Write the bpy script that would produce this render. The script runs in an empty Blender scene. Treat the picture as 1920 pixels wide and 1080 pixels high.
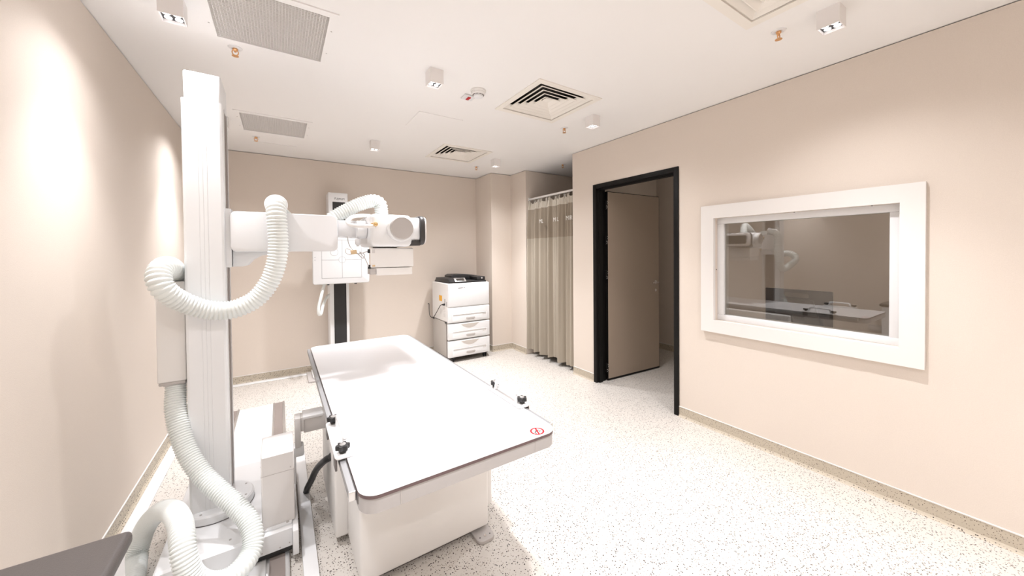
import bpy, bmesh, math, random
from math import sin, cos, pi, radians
from mathutils import Vector, Matrix

random.seed(4)
scene = bpy.context.scene
COL = scene.collection
H = 2.617            # ceiling height
XL, XR, YB, YF = -0.742, 2.934, 5.03, -1.9

# ------------------------------------------------------------------ materials
def new_mat(name, color, rough=0.5, metal=0.0, spec=0.5, bump=None, emit=None, estr=0.0, coat=0.0):
    m = bpy.data.materials.new(name)
    m.use_nodes = True
    nt = m.node_tree
    b = nt.nodes['Principled BSDF']
    b.inputs['Base Color'].default_value = (*color, 1)
    b.inputs['Roughness'].default_value = rough
    b.inputs['Metallic'].default_value = metal
    b.inputs['Specular IOR Level'].default_value = spec
    b.inputs['Coat Weight'].default_value = coat
    if emit:
        b.inputs['Emission Color'].default_value = (*emit, 1)
        b.inputs['Emission Strength'].default_value = estr
    # every surface carries a faint procedural grain
    tc = nt.nodes.new('ShaderNodeTexCoord')
    nz = nt.nodes.new('ShaderNodeTexNoise')
    sc, amt = bump if bump else (180.0, 0.01)
    nz.inputs['Scale'].default_value = sc
    nz.inputs['Detail'].default_value = 3
    nt.links.new(tc.outputs['Object'], nz.inputs['Vector'])
    bp = nt.nodes.new('ShaderNodeBump')
    bp.inputs['Strength'].default_value = amt
    bp.inputs['Distance'].default_value = 0.002
    nt.links.new(nz.outputs['Fac'], bp.inputs['Height'])
    nt.links.new(bp.outputs['Normal'], b.inputs['Normal'])
    return m

def wall_mat():
    m = new_mat('wallcovering', (0.64, 0.53, 0.45), 0.75, spec=0.25)
    nt = m.node_tree; b = nt.nodes['Principled BSDF']
    nz = [n for n in nt.nodes if n.type == 'TEX_NOISE'][0]
    nz.inputs['Scale'].default_value = 260
    [n for n in nt.nodes if n.type == 'BUMP'][0].inputs['Strength'].default_value = 0.2
    mix = nt.nodes.new('ShaderNodeMix'); mix.data_type = 'RGBA'
    mix.inputs[6].default_value = (0.70, 0.62, 0.545, 1)
    mix.inputs[7].default_value = (0.78, 0.70, 0.625, 1)
    nt.links.new(nz.outputs['Fac'], mix.inputs[0])
    nt.links.new(mix.outputs[2], b.inputs['Base Color'])
    return m

def terrazzo(name, base, base2, rough):
    m = bpy.data.materials.new(name); m.use_nodes = True
    nt = m.node_tree; b = nt.nodes['Principled BSDF']
    b.inputs['Roughness'].default_value = rough
    b.inputs['Specular IOR Level'].default_value = 0.4
    geo = nt.nodes.new('ShaderNodeNewGeometry')
    prev = None
    nz = nt.nodes.new('ShaderNodeTexNoise'); nz.inputs['Scale'].default_value = 90
    nz.inputs['Detail'].default_value = 4
    nt.links.new(geo.outputs['Position'], nz.inputs['Vector'])
    mix = nt.nodes.new('ShaderNodeMix'); mix.data_type = 'RGBA'
    mix.inputs[6].default_value = (*base, 1); mix.inputs[7].default_value = (*base2, 1)
    nt.links.new(nz.outputs['Fac'], mix.inputs[0])
    prev = mix.outputs[2]
    # three sizes of chips: dark, brown and grey
    for scale, rad, keep, colr in ((88, 0.27, 0.55, (0.045, 0.035, 0.03)),
                                   (128, 0.26, 0.45, (0.16, 0.12, 0.09)),
                                   (100, 0.25, 0.25, (0.42, 0.36, 0.30))):
        vo = nt.nodes.new('ShaderNodeTexVoronoi'); vo.inputs['Scale'].default_value = scale
        nt.links.new(geo.outputs['Position'], vo.inputs['Vector'])
        lt = nt.nodes.new('ShaderNodeMath'); lt.operation = 'LESS_THAN'; lt.inputs[1].default_value = rad
        nt.links.new(vo.outputs['Distance'], lt.inputs[0])
        sp = nt.nodes.new('ShaderNodeSeparateColor'); nt.links.new(vo.outputs['Color'], sp.inputs[0])
        k = nt.nodes.new('ShaderNodeMath'); k.operation = 'LESS_THAN'; k.inputs[1].default_value = keep
        nt.links.new(sp.outputs[0], k.inputs[0])
        mu = nt.nodes.new('ShaderNodeMath'); mu.operation = 'MULTIPLY'
        nt.links.new(lt.outputs[0], mu.inputs[0]); nt.links.new(k.outputs[0], mu.inputs[1])
        mx = nt.nodes.new('ShaderNodeMix'); mx.data_type = 'RGBA'
        nt.links.new(mu.outputs[0], mx.inputs[0])
        nt.links.new(prev, mx.inputs[6]); mx.inputs[7].default_value = (*colr, 1)
        prev = mx.outputs[2]
    nt.links.new(prev, b.inputs['Base Color'])
    return m

def glass_mat():
    m = bpy.data.materials.new('lead_glass'); m.use_nodes = True
    nt = m.node_tree
    for n in list(nt.nodes): nt.nodes.remove(n)
    out = nt.nodes.new('ShaderNodeOutputMaterial')
    tr = nt.nodes.new('ShaderNodeBsdfTransparent'); tr.inputs['Color'].default_value = (0.9, 0.88, 0.84, 1)
    gl = nt.nodes.new('ShaderNodeBsdfGlossy'); gl.inputs['Roughness'].default_value = 0.0
    lw = nt.nodes.new('ShaderNodeLayerWeight'); lw.inputs['Blend'].default_value = 0.25
    mr = nt.nodes.new('ShaderNodeMapRange')
    mr.inputs['To Min'].default_value = 0.14; mr.inputs['To Max'].default_value = 0.9
    nt.links.new(lw.outputs['Fresnel'], mr.inputs['Value'])
    mr.inputs['From Min'].default_value = 0.04; mr.inputs['From Max'].default_value = 1.0
    mx = nt.nodes.new('ShaderNodeMixShader')
    nt.links.new(mr.outputs[0], mx.inputs[0])
    nt.links.new(tr.outputs[0], mx.inputs[1]); nt.links.new(gl.outputs[0], mx.inputs[2])
    nt.links.new(mx.outputs[0], out.inputs[0])
    return m

M = dict(
    wall=wall_mat(),
    ceiling=new_mat('ceiling_paint', (0.88, 0.865, 0.85), 0.8, spec=0.2, bump=(60, 0.02)),
    floor=terrazzo('speckled_vinyl', (0.60, 0.565, 0.515), (0.67, 0.63, 0.585), 0.38),
    skirt=terrazzo('shaded_vinyl_coving', (0.50, 0.44, 0.345), (0.57, 0.505, 0.41), 0.5),  # same vinyl as the floor, darkened in colour as a shaded upright
    white=new_mat('white_enamel', (0.82, 0.825, 0.83), 0.35),
    whiteb=new_mat('white_powder_coat', (0.78, 0.78, 0.785), 0.5),
    cream=new_mat('cream_plastic', (0.83, 0.81, 0.785), 0.45),
    frame=new_mat('white_window_frame', (0.80, 0.775, 0.75), 0.45),
    hose=new_mat('white_hose_plastic', (0.80, 0.83, 0.81), 0.4),
    top=new_mat('white_laminate', (0.74, 0.73, 0.735), 0.3, spec=0.5),
    edge=new_mat('dark_laminate_core', (0.13, 0.085, 0.085), 0.5),
    grey=new_mat('grey_plastic', (0.50, 0.47, 0.45), 0.5),
    lgrey=new_mat('light_grey_paint', (0.68, 0.655, 0.635), 0.5),
    dgrey=new_mat('dark_grey_plastic', (0.12, 0.105, 0.10), 0.45),
    tray=new_mat('grey_moulded_plastic', (0.085, 0.075, 0.071), 0.4, bump=(420, 0.25)),
    slot=new_mat('taupe_belt', (0.22, 0.18, 0.165), 0.5),
    rail=new_mat('grey_rail_cover', (0.25, 0.21, 0.19), 0.5),
    alu=new_mat('brushed_aluminium', (0.72, 0.72, 0.72), 0.32, metal=0.9),
    chrome=new_mat('chrome', (0.8, 0.8, 0.8), 0.12, metal=1.0),
    copper=new_mat('copper', (0.74, 0.42, 0.20), 0.3, metal=0.85),
    brass=new_mat('brass', (0.70, 0.48, 0.22), 0.3, metal=0.85),
    black=new_mat('black_plastic', (0.02, 0.02, 0.021), 0.4),
    blackp=new_mat('black_door_paint', (0.006, 0.0055, 0.005), 0.55, spec=0.2),
    belt=new_mat('black_belt', (0.028, 0.027, 0.027), 0.7),
    door=new_mat('taupe_door_laminate', (0.34, 0.27, 0.21), 0.6, bump=(300, 0.06)),
    curtain=new_mat('linen_curtain', (0.44, 0.39, 0.32), 0.9, spec=0.1, bump=(700, 0.3)),
    mesh=new_mat('darker_curtain_mesh', (0.335, 0.285, 0.225), 0.9, spec=0.1, bump=(900, 0.4)),
    head=new_mat('pale_curtain_heading', (0.58, 0.535, 0.46), 0.9, spec=0.1, bump=(700, 0.3)),
    letter=new_mat('pale_letters', (0.72, 0.70, 0.66), 0.8),
    ink=new_mat('grey_ink', (0.20, 0.20, 0.20), 0.6),
    inkdark=new_mat('black_ink', (0.03, 0.03, 0.03), 0.6),
    red=new_mat('red_ink', (0.45, 0.004, 0.012), 0.5),
    yellow=new_mat('amber_label', (0.85, 0.42, 0.02), 0.5),
    tan=new_mat('tan_tag', (0.68, 0.50, 0.30), 0.6),
    gridm=new_mat('eggcrate_aluminium', (0.88, 0.855, 0.83), 0.45),
    gback=new_mat('grey_filter', (0.70, 0.655, 0.61), 0.8),
    duct=new_mat('dark_duct', (0.05, 0.045, 0.04), 0.7),
    vane=new_mat('cream_vane', (0.86, 0.82, 0.76), 0.5),
    lamp=new_mat('led_lens', (1, 1, 1), 0.3, emit=(1.0, 0.98, 1.0), estr=1.7),
    screen=new_mat('dark_screen', (0.05, 0.045, 0.04), 0.15),
    glass=glass_mat(),
    desk=new_mat('desk_laminate', (0.45, 0.40, 0.35), 0.5),
)

# ------------------------------------------------------------------ mesh helpers
class MB:
    def __init__(self): self.bm = bmesh.new()
    def _add(self, other):
        me = bpy.data.meshes.new('tmp'); other.to_mesh(me); other.free()
        self.bm.from_mesh(me); bpy.data.meshes.remove(me)
    def box(self, a, b, bev=0.0, seg=2, rot=None, piv=None):
        t = bmesh.new()
        bmesh.ops.create_cube(t, size=1)
        lo = Vector([min(a[i], b[i]) for i in range(3)]); hi = Vector([max(a[i], b[i]) for i in range(3)])
        c = (lo + hi) / 2; s = hi - lo
        for v in t.verts: v.co = Vector((v.co[i] * s[i] + c[i] for i in range(3)))
        if bev > 0:
            bmesh.ops.bevel(t, geom=t.edges[:], offset=min(bev, min(s) * 0.49), segments=seg, profile=0.5, affect='EDGES')
        if rot is not None:
            p = Vector(piv) if piv else c
            for v in t.verts: v.co = rot @ (v.co - p) + p
        self._add(t); return self
    def prism(self, pts, axis, lo, hi, bev=0.0, seg=2):
        """polygon (pairs of the two other coordinates, in x,y,z order) pushed along axis"""
        t = bmesh.new()
        def mk(p, d):
            if axis == 'z': return (p[0], p[1], d)
            if axis == 'y': return (p[0], d, p[1])
            return (d, p[0], p[1])
        A = [t.verts.new(mk(p, lo)) for p in pts]; B = [t.verts.new(mk(p, hi)) for p in pts]
        n = len(pts)
        t.faces.new(A); t.faces.new(list(reversed(B)))
        for i in range(n): t.faces.new((A[i], B[i], B[(i + 1) % n], A[(i + 1) % n]))
        bmesh.ops.recalc_face_normals(t, faces=t.faces[:])
        if bev > 0:
            ed = [e for e in t.edges if len({v for v in e.verts} & set(A)) == 2 or len({v for v in e.verts} & set(B)) == 2]
            bmesh.ops.bevel(t, geom=ed, offset=bev, segments=seg, profile=0.5, affect='EDGES')
        self._add(t); return self
    def lathe(self, prof, origin, axis='z', seg=32):
        """profile of (radius, distance along the axis)"""
        t = bmesh.new(); o = Vector(origin); rings = []
        for r, d in prof:
            ring = []
            for k in range(seg):
                a = 2 * pi * k / seg
                if axis == 'z': p = (r * cos(a), r * sin(a), d)
                elif axis == 'y': p = (r * cos(a), d, r * sin(a))
                else: p = (d, r * cos(a), r * sin(a))
                ring.append(t.verts.new(o + Vector(p)))
            rings.append(ring)
        for i in range(len(rings) - 1):
            for k in range(seg):
                t.faces.new((rings[i][k], rings[i][(k + 1) % seg], rings[i + 1][(k + 1) % seg], rings[i + 1][k]))
        t.faces.new(rings[0]); t.faces.new(rings[-1])
        bmesh.ops.remove_doubles(t, verts=t.verts[:], dist=1e-6)
        bmesh.ops.recalc_face_normals(t, faces=t.faces[:])
        self._add(t); return self
    def cyl(self, origin, r, d0, d1, axis='z', seg=32, ch=0.0):
        if ch: return self.lathe([(r - ch, d0), (r, d0 + ch), (r, d1 - ch), (r - ch, d1)], origin, axis, seg)
        return self.lathe([(r, d0), (r, d1)], origin, axis, seg)
    def tube(self, pts, r, seg=12, step=None, closed=False, rfun=None):
        P = resample(pts, step or r * 1.2, closed)
        t = bmesh.new(); n = len(P); rings = []
        tang = []
        for i in range(n):
            a = P[(i - 1) % n] if closed or i else P[0]; b = P[(i + 1) % n] if closed or i < n - 1 else P[-1]
            tang.append((b - a).normalized())
        up = Vector((0, 0, 1)) if abs(tang[0].z) < 0.9 else Vector((1, 0, 0))
        u = (up - tang[0] * up.dot(tang[0])).normalized(); s = 0.0
        for i in range(n):
            u = (u - tang[i] * u.dot(tang[i])).normalized(); w = tang[i].cross(u)
            if i: s += (P[i] - P[i - 1]).length
            rr = rfun(s) if rfun else r
            rings.append([t.verts.new(P[i] + (u * cos(2 * pi * k / seg) + w * sin(2 * pi * k / seg)) * rr) for k in range(seg)])
        m = n if closed else n - 1
        for i in range(m):
            A, B = rings[i], rings[(i + 1) % n]
            for k in range(seg): t.faces.new((A[k], A[(k + 1) % seg], B[(k + 1) % seg], B[k]))
        if not closed: t.faces.new(rings[0]); t.faces.new(rings[-1])
        bmesh.ops.recalc_face_normals(t, faces=t.faces[:])
        self._add(t); return self
    def text(self, s, size, mat4, depth=0.0006, align='CENTER', sx=1.0):
        cu = bpy.data.curves.new('t', 'FONT'); cu.body = s; cu.size = size; cu.align_x = align; cu.align_y = 'CENTER'
        cu.extrude = depth
        ob = bpy.data.objects.new('t', cu); COL.objects.link(ob)
        dg = bpy.context.evaluated_depsgraph_get()
        me = bpy.data.meshes.new_from_object(ob.evaluated_get(dg))
        bpy.data.objects.remove(ob); bpy.data.curves.remove(cu)
        for v in me.vertices: v.co = mat4 @ Vector((v.co.x * sx, v.co.y, v.co.z))
        self.bm.from_mesh(me); bpy.data.meshes.remove(me); return self
    def build(self, name, mat, parent=None, smooth=True, loc=None, angle=35):
        if loc is not None:
            bmesh.ops.translate(self.bm, verts=self.bm.verts[:], vec=-Vector(loc))
        me = bpy.data.meshes.new(name)
        if smooth:
            for f in self.bm.faces: f.smooth = True
            lim = radians(angle)
            for e in self.bm.edges:
                if len(e.link_faces) == 2 and e.calc_face_angle(0) > lim: e.smooth = False
        self.bm.to_mesh(me); self.bm.free()
        mats = mat if isinstance(mat, (list, tuple)) else [mat]
        for q in mats: me.materials.append(q)
        o = bpy.data.objects.new(name, me); COL.objects.link(o)
        if parent is not None:
            o.parent = parent
            W = Vector((0, 0, 0)); p = parent
            while p is not None: W += p.location; p = p.parent
            if loc is None: o.location = -W
            else: o.location = Vector(loc) - W
        elif loc is not None: o.location = loc
        return o

def resample(pts, step, closed=False):
    P = [Vector(p) for p in pts]; n = len(P); out = []
    segs = n if closed else n - 1
    for i in range(segs):
        if closed: p0, p1, p2, p3 = P[(i - 1) % n], P[i], P[(i + 1) % n], P[(i + 2) % n]
        else: p0, p1, p2, p3 = P[max(i - 1, 0)], P[i], P[i + 1], P[min(i + 2, n - 1)]
        for k in range(24):
            t = k / 24
            out.append(0.5 * ((2 * p1) + (p2 - p0) * t + (2 * p0 - 5 * p1 + 4 * p2 - p3) * t * t + (3 * p1 - p0 - 3 * p2 + p3) * t ** 3))
    out.append(P[0].copy() if closed else P[-1].copy())
    # even spacing
    L = [0.0]
    for i in range(1, len(out)): L.append(L[-1] + (out[i] - out[i - 1]).length)
    N = max(2, int(L[-1] / step)); res = []; j = 0
    for k in range(N + (0 if closed else 1)):
        d = L[-1] * k / N
        while j < len(L) - 2 and L[j + 1] < d: j += 1
        f = (d - L[j]) / max(1e-9, L[j + 1] - L[j])
        res.append(out[j].lerp(out[j + 1], min(1, max(0, f))))
    return res

def rrect(cx, cy, w, h, r, n=6):
    pts = []
    for sx, sy, a0 in ((1, 1, 0), (-1, 1, 90), (-1, -1, 180), (1, -1, 270)):
        for k in range(n + 1):
            a = radians(a0 + 90 * k / n)
            pts.append((cx + sx * (w / 2 - r) + r * cos(a), cy + sy * (h / 2 - r) + r * sin(a)))
    return pts

def tag(o, label=None, cat=None, group=None, kind=None):
    if label: o['label'] = label
    if cat: o['category'] = cat
    if group: o['group'] = group
    if kind: o['kind'] = kind
    return o
def empty(name, loc, label=None, cat=None, group=None, kind=None):
    o = bpy.data.objects.new(name, None); o.location = loc; o.empty_display_size = 0.1
    COL.objects.link(o); return tag(o, label, cat, group, kind)
def struct(name, mb, mat, parent=None, **k):
    o = mb.build(name, mat, parent, **k)
    if parent is None: o['kind'] = 'structure'
    return o
def copy_tree(o, parent=None):
    c = o.copy(); COL.objects.link(c)
    if parent is not None: c.parent = parent
    for ch in list(o.children): copy_tree(ch, c)
    return c
def M4(ex, ey, ez, o):
    m = Matrix.Identity(4)
    for i in range(3):
        m[i][0] = ex[i]; m[i][1] = ey[i]; m[i][2] = ez[i]; m[i][3] = o[i]
    return m
def face_front(o): return M4((1, 0, 0), (0, 0, 1), (0, -1, 0), o)     # reads from -y
def face_top(o, ang=0):
    c, s = cos(ang), sin(ang); return M4((c, s, 0), (-s, c, 0), (0, 0, 1), o)
def face_right(o): return M4((0, 1, 0), (0, 0, 1), (1, 0, 0), o)      # reads from +x
def face_left(o): return M4((0, -1, 0), (0, 0, 1), (-1, 0, 0), o)     # reads from -x

# ------------------------------------------------------------------ room shell
GAP = H - 0.006      # the walls stop just under the ceiling: a shadow gap
TW = 0.12
struct('floor', MB().box((-0.9, YF - 0.15, -0.1), (5.0, YB + 0.15, 0)), M['floor'])

DIFF = [(1.777, 2.213), (1.785, 3.885), (1.782, 0.62)]     # square diffusers, 0.6 m
GRIL = [(-0.018, 2.205), (-0.020, 3.893)]                  # return grilles
holes = [(x - 0.257, y - 0.257, x + 0.257, y + 0.257) for x, y in DIFF] + [(x - 0.244, y - 0.244, x + 0.244, y + 0.244) for x, y in GRIL]
xs = sorted({-0.9, 5.0} | {h[0] for h in holes} | {h[2] for h in holes})
ys = sorted({YF - 0.15, YB + 0.15} | {h[1] for h in holes} | {h[3] for h in holes})
mb = MB()
for i in range(len(xs) - 1):
    for j in range(len(ys) - 1):
        mx, my = (xs[i] + xs[i + 1]) / 2, (ys[j] + ys[j + 1]) / 2
        if any(h[0] < mx < h[2] and h[1] < my < h[3] for h in holes): continue
        mb.box((xs[i], ys[j], H), (xs[i + 1], ys[j + 1], H + 0.14))
struct('ceiling', mb, M['ceiling'])

struct('wall_left', MB().box((XL - TW, YF - TW, 0), (XL, YB + TW, GAP)), M['wall'])
struct('wall_back', MB().box((XL, YB, 0), (5.0, YB + TW, GAP)), M['wall'])
struct('wall_front', MB().box((XL, YF - TW, 0), (5.0, YF, GAP)), M['wall'])
struct('wall_pier', MB().box((2.60, 4.54, 0), (4.0, YB, GAP)).box((2.94, 4.15, 0), (4.0, 4.54, GAP)), M['wall'])
D0, D1, DH = 1.83, 2.842, 2.19          # door frame, outer
W0, W1, WZ0, WZ1 = 0.50, 1.52, 0.895, 1.71   # window opening
mb = MB()
mb.box((XR, D1 - 0.02, 0), (XR + TW, 3.178, GAP))
mb.box((XR, D0 + 0.02, DH - 0.02), (XR + TW, D1 - 0.02, GAP))
mb.box((XR, W1, 0), (XR + TW, D0 + 0.02, GAP))
mb.box((XR, W0, 0), (XR + TW, W1, WZ0)).box((XR, W0, WZ1), (XR + TW, W1, GAP))
mb.box((XR, YF, 0), (XR + TW, W0, GAP))
struct('wall_right', mb, M['wall'])
struct('wall_alcove', MB().box((XR + TW, 3.08, 0), (4.0, 3.178, GAP)).box((3.93, 3.178, 0), (4.0, 4.15, GAP)), M['wall'])
struct('wall_corridor', MB().box((4.76, YF, 0), (4.88, 3.45, GAP)).box((4.0, 3.33, 0), (4.76, 3.42, GAP)), M['wall'])

def skirting(name, pts, flip=1):
    """speckled coving with a thin pale bead on top; pts run along the wall foot, the room lies on their left * flip"""
    c = MB(); b = MB()
    for (x0, y0), (x1, y1) in zip(pts[:-1], pts[1:]):
        d = Vector((x1 - x0, y1 - y0)); L = d.length; d.normalize(); n = Vector((-d.y, d.x)) * flip
        prof = [(0.0, 0.0), (0.022, 0.0), (0.011, 0.006), (0.005, 0.016), (0.004, 0.083), (0.0, 0.083)]
        bead = [(0.0, 0.083), (0.006, 0.083), (0.006, 0.089), (0.0, 0.089)]
        for tgt, pr in ((c, prof), (b, bead)):
            t = bmesh.new(); rings = []
            for s in (0, L):
                rings.append([t.verts.new((x0 + d.x * s + n.x * (q - 0.0005), y0 + d.y * s + n.y * (q - 0.0005), z)) for q, z in pr])
            k = len(pr)
            for i in range(k): t.faces.new((rings[0][i], rings[0][(i + 1) % k], rings[1][(i + 1) % k], rings[1][i]))
            t.faces.new(rings[0]); t.faces.new(rings[1])
            bmesh.ops.recalc_face_normals(t, faces=t.faces[:])
            tgt._add(t)
    o = struct(name, c, M['skirt'], smooth=False)
    b.build('top_bead', M['frame'], o, smooth=False)
    return o
skirting('baseboard_left', [(XL, YB), (XL, YF)])
skirting('baseboard_back', [(2.60, YB), (XL, YB)])
skirting('baseboard_pier', [(2.94, 4.15), (2.94, 4.54), (2.60, 4.54), (2.60, YB)])
skirting('baseboard_right', [(XR, YF), (XR, D0)])
skirting('baseboard_corner', [(XR, D1), (XR, 3.178)])
skirting('baseboard_corridor', [(4.76, YF), (4.76, 3.33), (4.0, 3.33)])
# pale cover strip on the floor along the left and back walls
struct('trim_1', MB().box((XL + 0.022, YF, 0), (-0.655, 4.93, 0.006), 0.002).box((XL + 0.022, 4.93, 0), (1.75, YB - 0.022, 0.006), 0.002), M['white'])

# access panels: thin seams round a flush plate
def access_panel(x0, y0, x1, y1, label):
    o = MB().box((x0, y0, H - 0.004), (x1, y1, H + 0.0), 0.0008, 1).build('ceiling_access_panel', M['ceiling'], loc=((x0 + x1) / 2, (y0 + y1) / 2, H))
    tag(o, label, 'access panel', 'ceiling access panels')
    return o
access_panel(0.977, 2.876, 1.37, 3.26, 'square white access panel set flush in the ceiling beside the smoke detector')
access_panel(-0.21, 4.515, 0.168, 4.888, 'white access panel set flush in the ceiling above the back wall')

# ------------------------------------------------------------------ window with lead glass
win = empty('window_1', (XR, (W0 + W1) / 2, 1.3), kind='structure')
mb = MB()
fo = [(0.404, 0.798), (1.62, 0.798), (1.62, 1.812), (0.404, 1.812)]
fi = [(W0, WZ0), (W1, WZ0), (W1, WZ1), (W0, WZ1)]
for i in range(4):
    a, b = fo[i], fo[(i + 1) % 4]; c, d = fi[(i + 1) % 4], fi[i]
    mb.prism([a, b, c, d], 'x', XR - 0.03, XR + 0.0)
mb.build('window_frame', M['frame'], win, smooth=False)
mb = MB()
for (a, b) in (((W0, WZ0), (W1, WZ0 + 0.045)), ((W0, WZ1 - 0.045), (W1, WZ1)), ((W0, WZ0 + 0.045), (W0 + 0.05, WZ1 - 0.045)), ((W1 - 0.05, WZ0 + 0.045), (W1, WZ1 - 0.045))):
    mb.box((XR + 0.03, a[0], a[1]), (XR + 0.11, b[0], b[1]), 0.003)
mb.build('inner_frame', M['whiteb'], win)
for y, z in ((0.62, WZ1 - 0.001), (1.0, WZ1 - 0.001)):
    MB().cyl((XR + 0.012, y, z), 0.004, -0.003, 0.001, 'z', 10).build('screw', M['dgrey'], win)
MB().cyl((XR + 0.012, W1 - 0.001, 1.3), 0.004, -0.003, 0.001, 'y', 10).build('screw', M['dgrey'], win)
MB().box((XR + 0.052, W0 + 0.048, WZ0 + 0.043), (XR + 0.058, W1 - 0.048, WZ1 - 0.043)).build('pane', M['glass'], win, smooth=False)

# ------------------------------------------------------------------ door
door = empty('door_1', (XR, (D0 + D1) / 2, 0), kind='structure')
mb = MB(); fx0, fx1 = XR - 0.012, XR + 0.135
mb.box((fx0, D0, 0), (fx1, D0 + 0.045, DH), 0.002).box((fx0, D1 - 0.045, 0), (fx1, D1, DH), 0.002)
mb.box((fx0, D0 + 0.045, DH - 0.045), (fx1, D1 - 0.045, DH), 0.002)
mb.box((XR + 0.02, D1 - 0.062, 0), (XR + 0.07, D1 - 0.044, DH - 0.045)).box((XR + 0.02, D0 + 0.044, 0), (XR + 0.07, D0 + 0.062, DH - 0.045))
mb.box((XR + 0.02, D0 + 0.06, DH - 0.062), (XR + 0.07, D1 - 0.06, DH - 0.044))
mb.build('door_frame', M['blackp'], door)
ang = radians(-3.0)       # open a little past square, into the control room
R = Matrix.Rotation(ang, 3, 'Z'); hp = Vector((3.075, 2.772, 0))
def leaf(a, b, bev=0.0): return MB().box(a, b, bev, rot=R, piv=hp)
lx0, lx1, ly0, ly1, lz1 = 3.075, 3.948, 2.768, 2.812, 2.125
core = leaf((lx0, ly0 + 0.002, 0.008), (lx1, ly1, lz1), 0.002).build('door_leaf', M['blackp'], door)
leaf((lx0 + 0.006, ly0, 0.026), (lx1 - 0.008, ly0 + 0.003, lz1 - 0.008)).build('face_panel', M['door'], core)
hm = MB()
def rp(p): return R @ (Vector(p) - hp) + hp
hx = lx1 - 0.075
for z, r, d in ((1.075, 0.024, 0.008), (0.975, 0.018, 0.006)):
    t = MB().cyl((hx, ly0, z), r, -d, 0, 'y', 24, 0.001)
    for v in t.bm.verts: v.co = rp(v.co)
    me = bpy.data.meshes.new('q'); t.bm.to_mesh(me); hm.bm.from_mesh(me); t.bm.free(); bpy.data.meshes.remove(me)
hm.tube([rp((hx, ly0, 1.075)), rp((hx, ly0 - 0.04, 1.075)), rp((hx - 0.015, ly0 - 0.052, 1.075)), rp((hx - 0.06, ly0 - 0.053, 1.074)), rp((hx - 0.12, ly0 - 0.052, 1.072))], 0.009, 12)
hm.build('door_handle', M['chrome'], core)
for z in (0.15, 1.19, 1.58, 1.97):
    hb = MB().box((3.052, 2.772, z - 0.05), (3.074, 2.792, z + 0.05), 0.002).cyl((3.064, 2.768, 0), 0.009, z - 0.05, z + 0.05, 'z', 14)
    h = hb.build('hinge', M['blackp'], door)
    for k, (dx, dz) in enumerate(((-0.006, -0.035), (0.004, -0.022), (-0.008, -0.012), (0.008, 0.018), (0.018, 0.030), (0.004, 0.040))):
        MB().lathe([(0.0046, 0), (0.0038, -0.0018), (0.001, -0.0024)], (3.061 + dx, 2.760, z + dz), 'y', 8).build('screw', M['chrome'], h)

# ------------------------------------------------------------------ ceiling diffusers and grilles
def diffuser(x, y, label):
    e = empty('ceiling_diffuser', (x, y, H), label, 'air vent', 'square ceiling diffusers')
    o = 0.298; i = 0.252
    mb = MB()
    for k in range(4):
        c = [(-o, -o), (o, -o), (o, o), (-o, o)]; d = [(-i, -i), (i, -i), (i, i), (-i, i)]
        p = [c[k], c[(k + 1) % 4], d[(k + 1) % 4], d[k]]
        mb.prism([(x + a, y + b) for a, b in p], 'z', H - 0.007, H)
    mb.build('frame', M['vane'], e, smooth=False)
    for n, r in enumerate((0.2535, 0.208, 0.163, 0.118, 0.073)):
        v = MB(); t = bmesh.new(); rings = []
        for rr, z in ((r, 0.002), (r, 0.006), (r - 0.042, 0.026), (r - 0.044, 0.026), (r - 0.005, 0.002)):
            z += 0.0012 * n
            rings.append([t.verts.new((x + sx * rr, y + sy * rr, H + z)) for sx, sy in ((-1, -1), (1, -1), (1, 1), (-1, 1))])
        m = len(rings)
        for q in range(m):
            for k in range(4): t.faces.new((rings[q][k], rings[q][(k + 1) % 4], rings[(q + 1) % m][(k + 1) % 4], rings[(q + 1) % m][k]))
        bmesh.ops.recalc_face_normals(t, faces=t.faces[:]); v._add(t)
        v.build('vane', M['vane'], e, smooth=False)
    t = bmesh.new(); zz = H + 0.024
    q = [t.verts.new((x + sx * 0.032, y + sy * 0.032, zz)) for sx, sy in ((-1, -1), (1, -1), (1, 1), (-1, 1))]
    ap = t.verts.new((x, y, zz + 0.03))
    t.faces.new(q)
    for k in range(4): t.faces.new((q[k], q[(k + 1) % 4], ap))
    v = MB(); v._add(t); v.build('centre_cone', M['vane'], e, smooth=False)
    b = MB()
    for k in range(4):
        c = [(-0.256, -0.256), (0.256, -0.256), (0.256, 0.256), (-0.256, 0.256)]; s = 0.252 / 0.256
        p = [c[k], c[(k + 1) % 4], (c[(k + 1) % 4][0] * s, c[(k + 1) % 4][1] * s), (c[k][0] * s, c[k][1] * s)]
        b.prism([(x + a, y + d) for a, d in p], 'z', H + 0.004, H + 0.13)
    b.box((x - 0.256, y - 0.256, H + 0.125), (x + 0.256, y + 0.256, H + 0.138))
    b.build('plenum_box', M['duct'], e, smooth=False)
    return e
diffuser(*DIFF[0], 'square white ceiling diffuser beside the smoke detector, dark gaps between its vanes')
diffuser(*DIFF[1], 'smaller-looking square ceiling diffuser farthest away, near the back wall')
diffuser(*DIFF[2], 'square ceiling diffuser cut off by the top edge of the photo')

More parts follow.
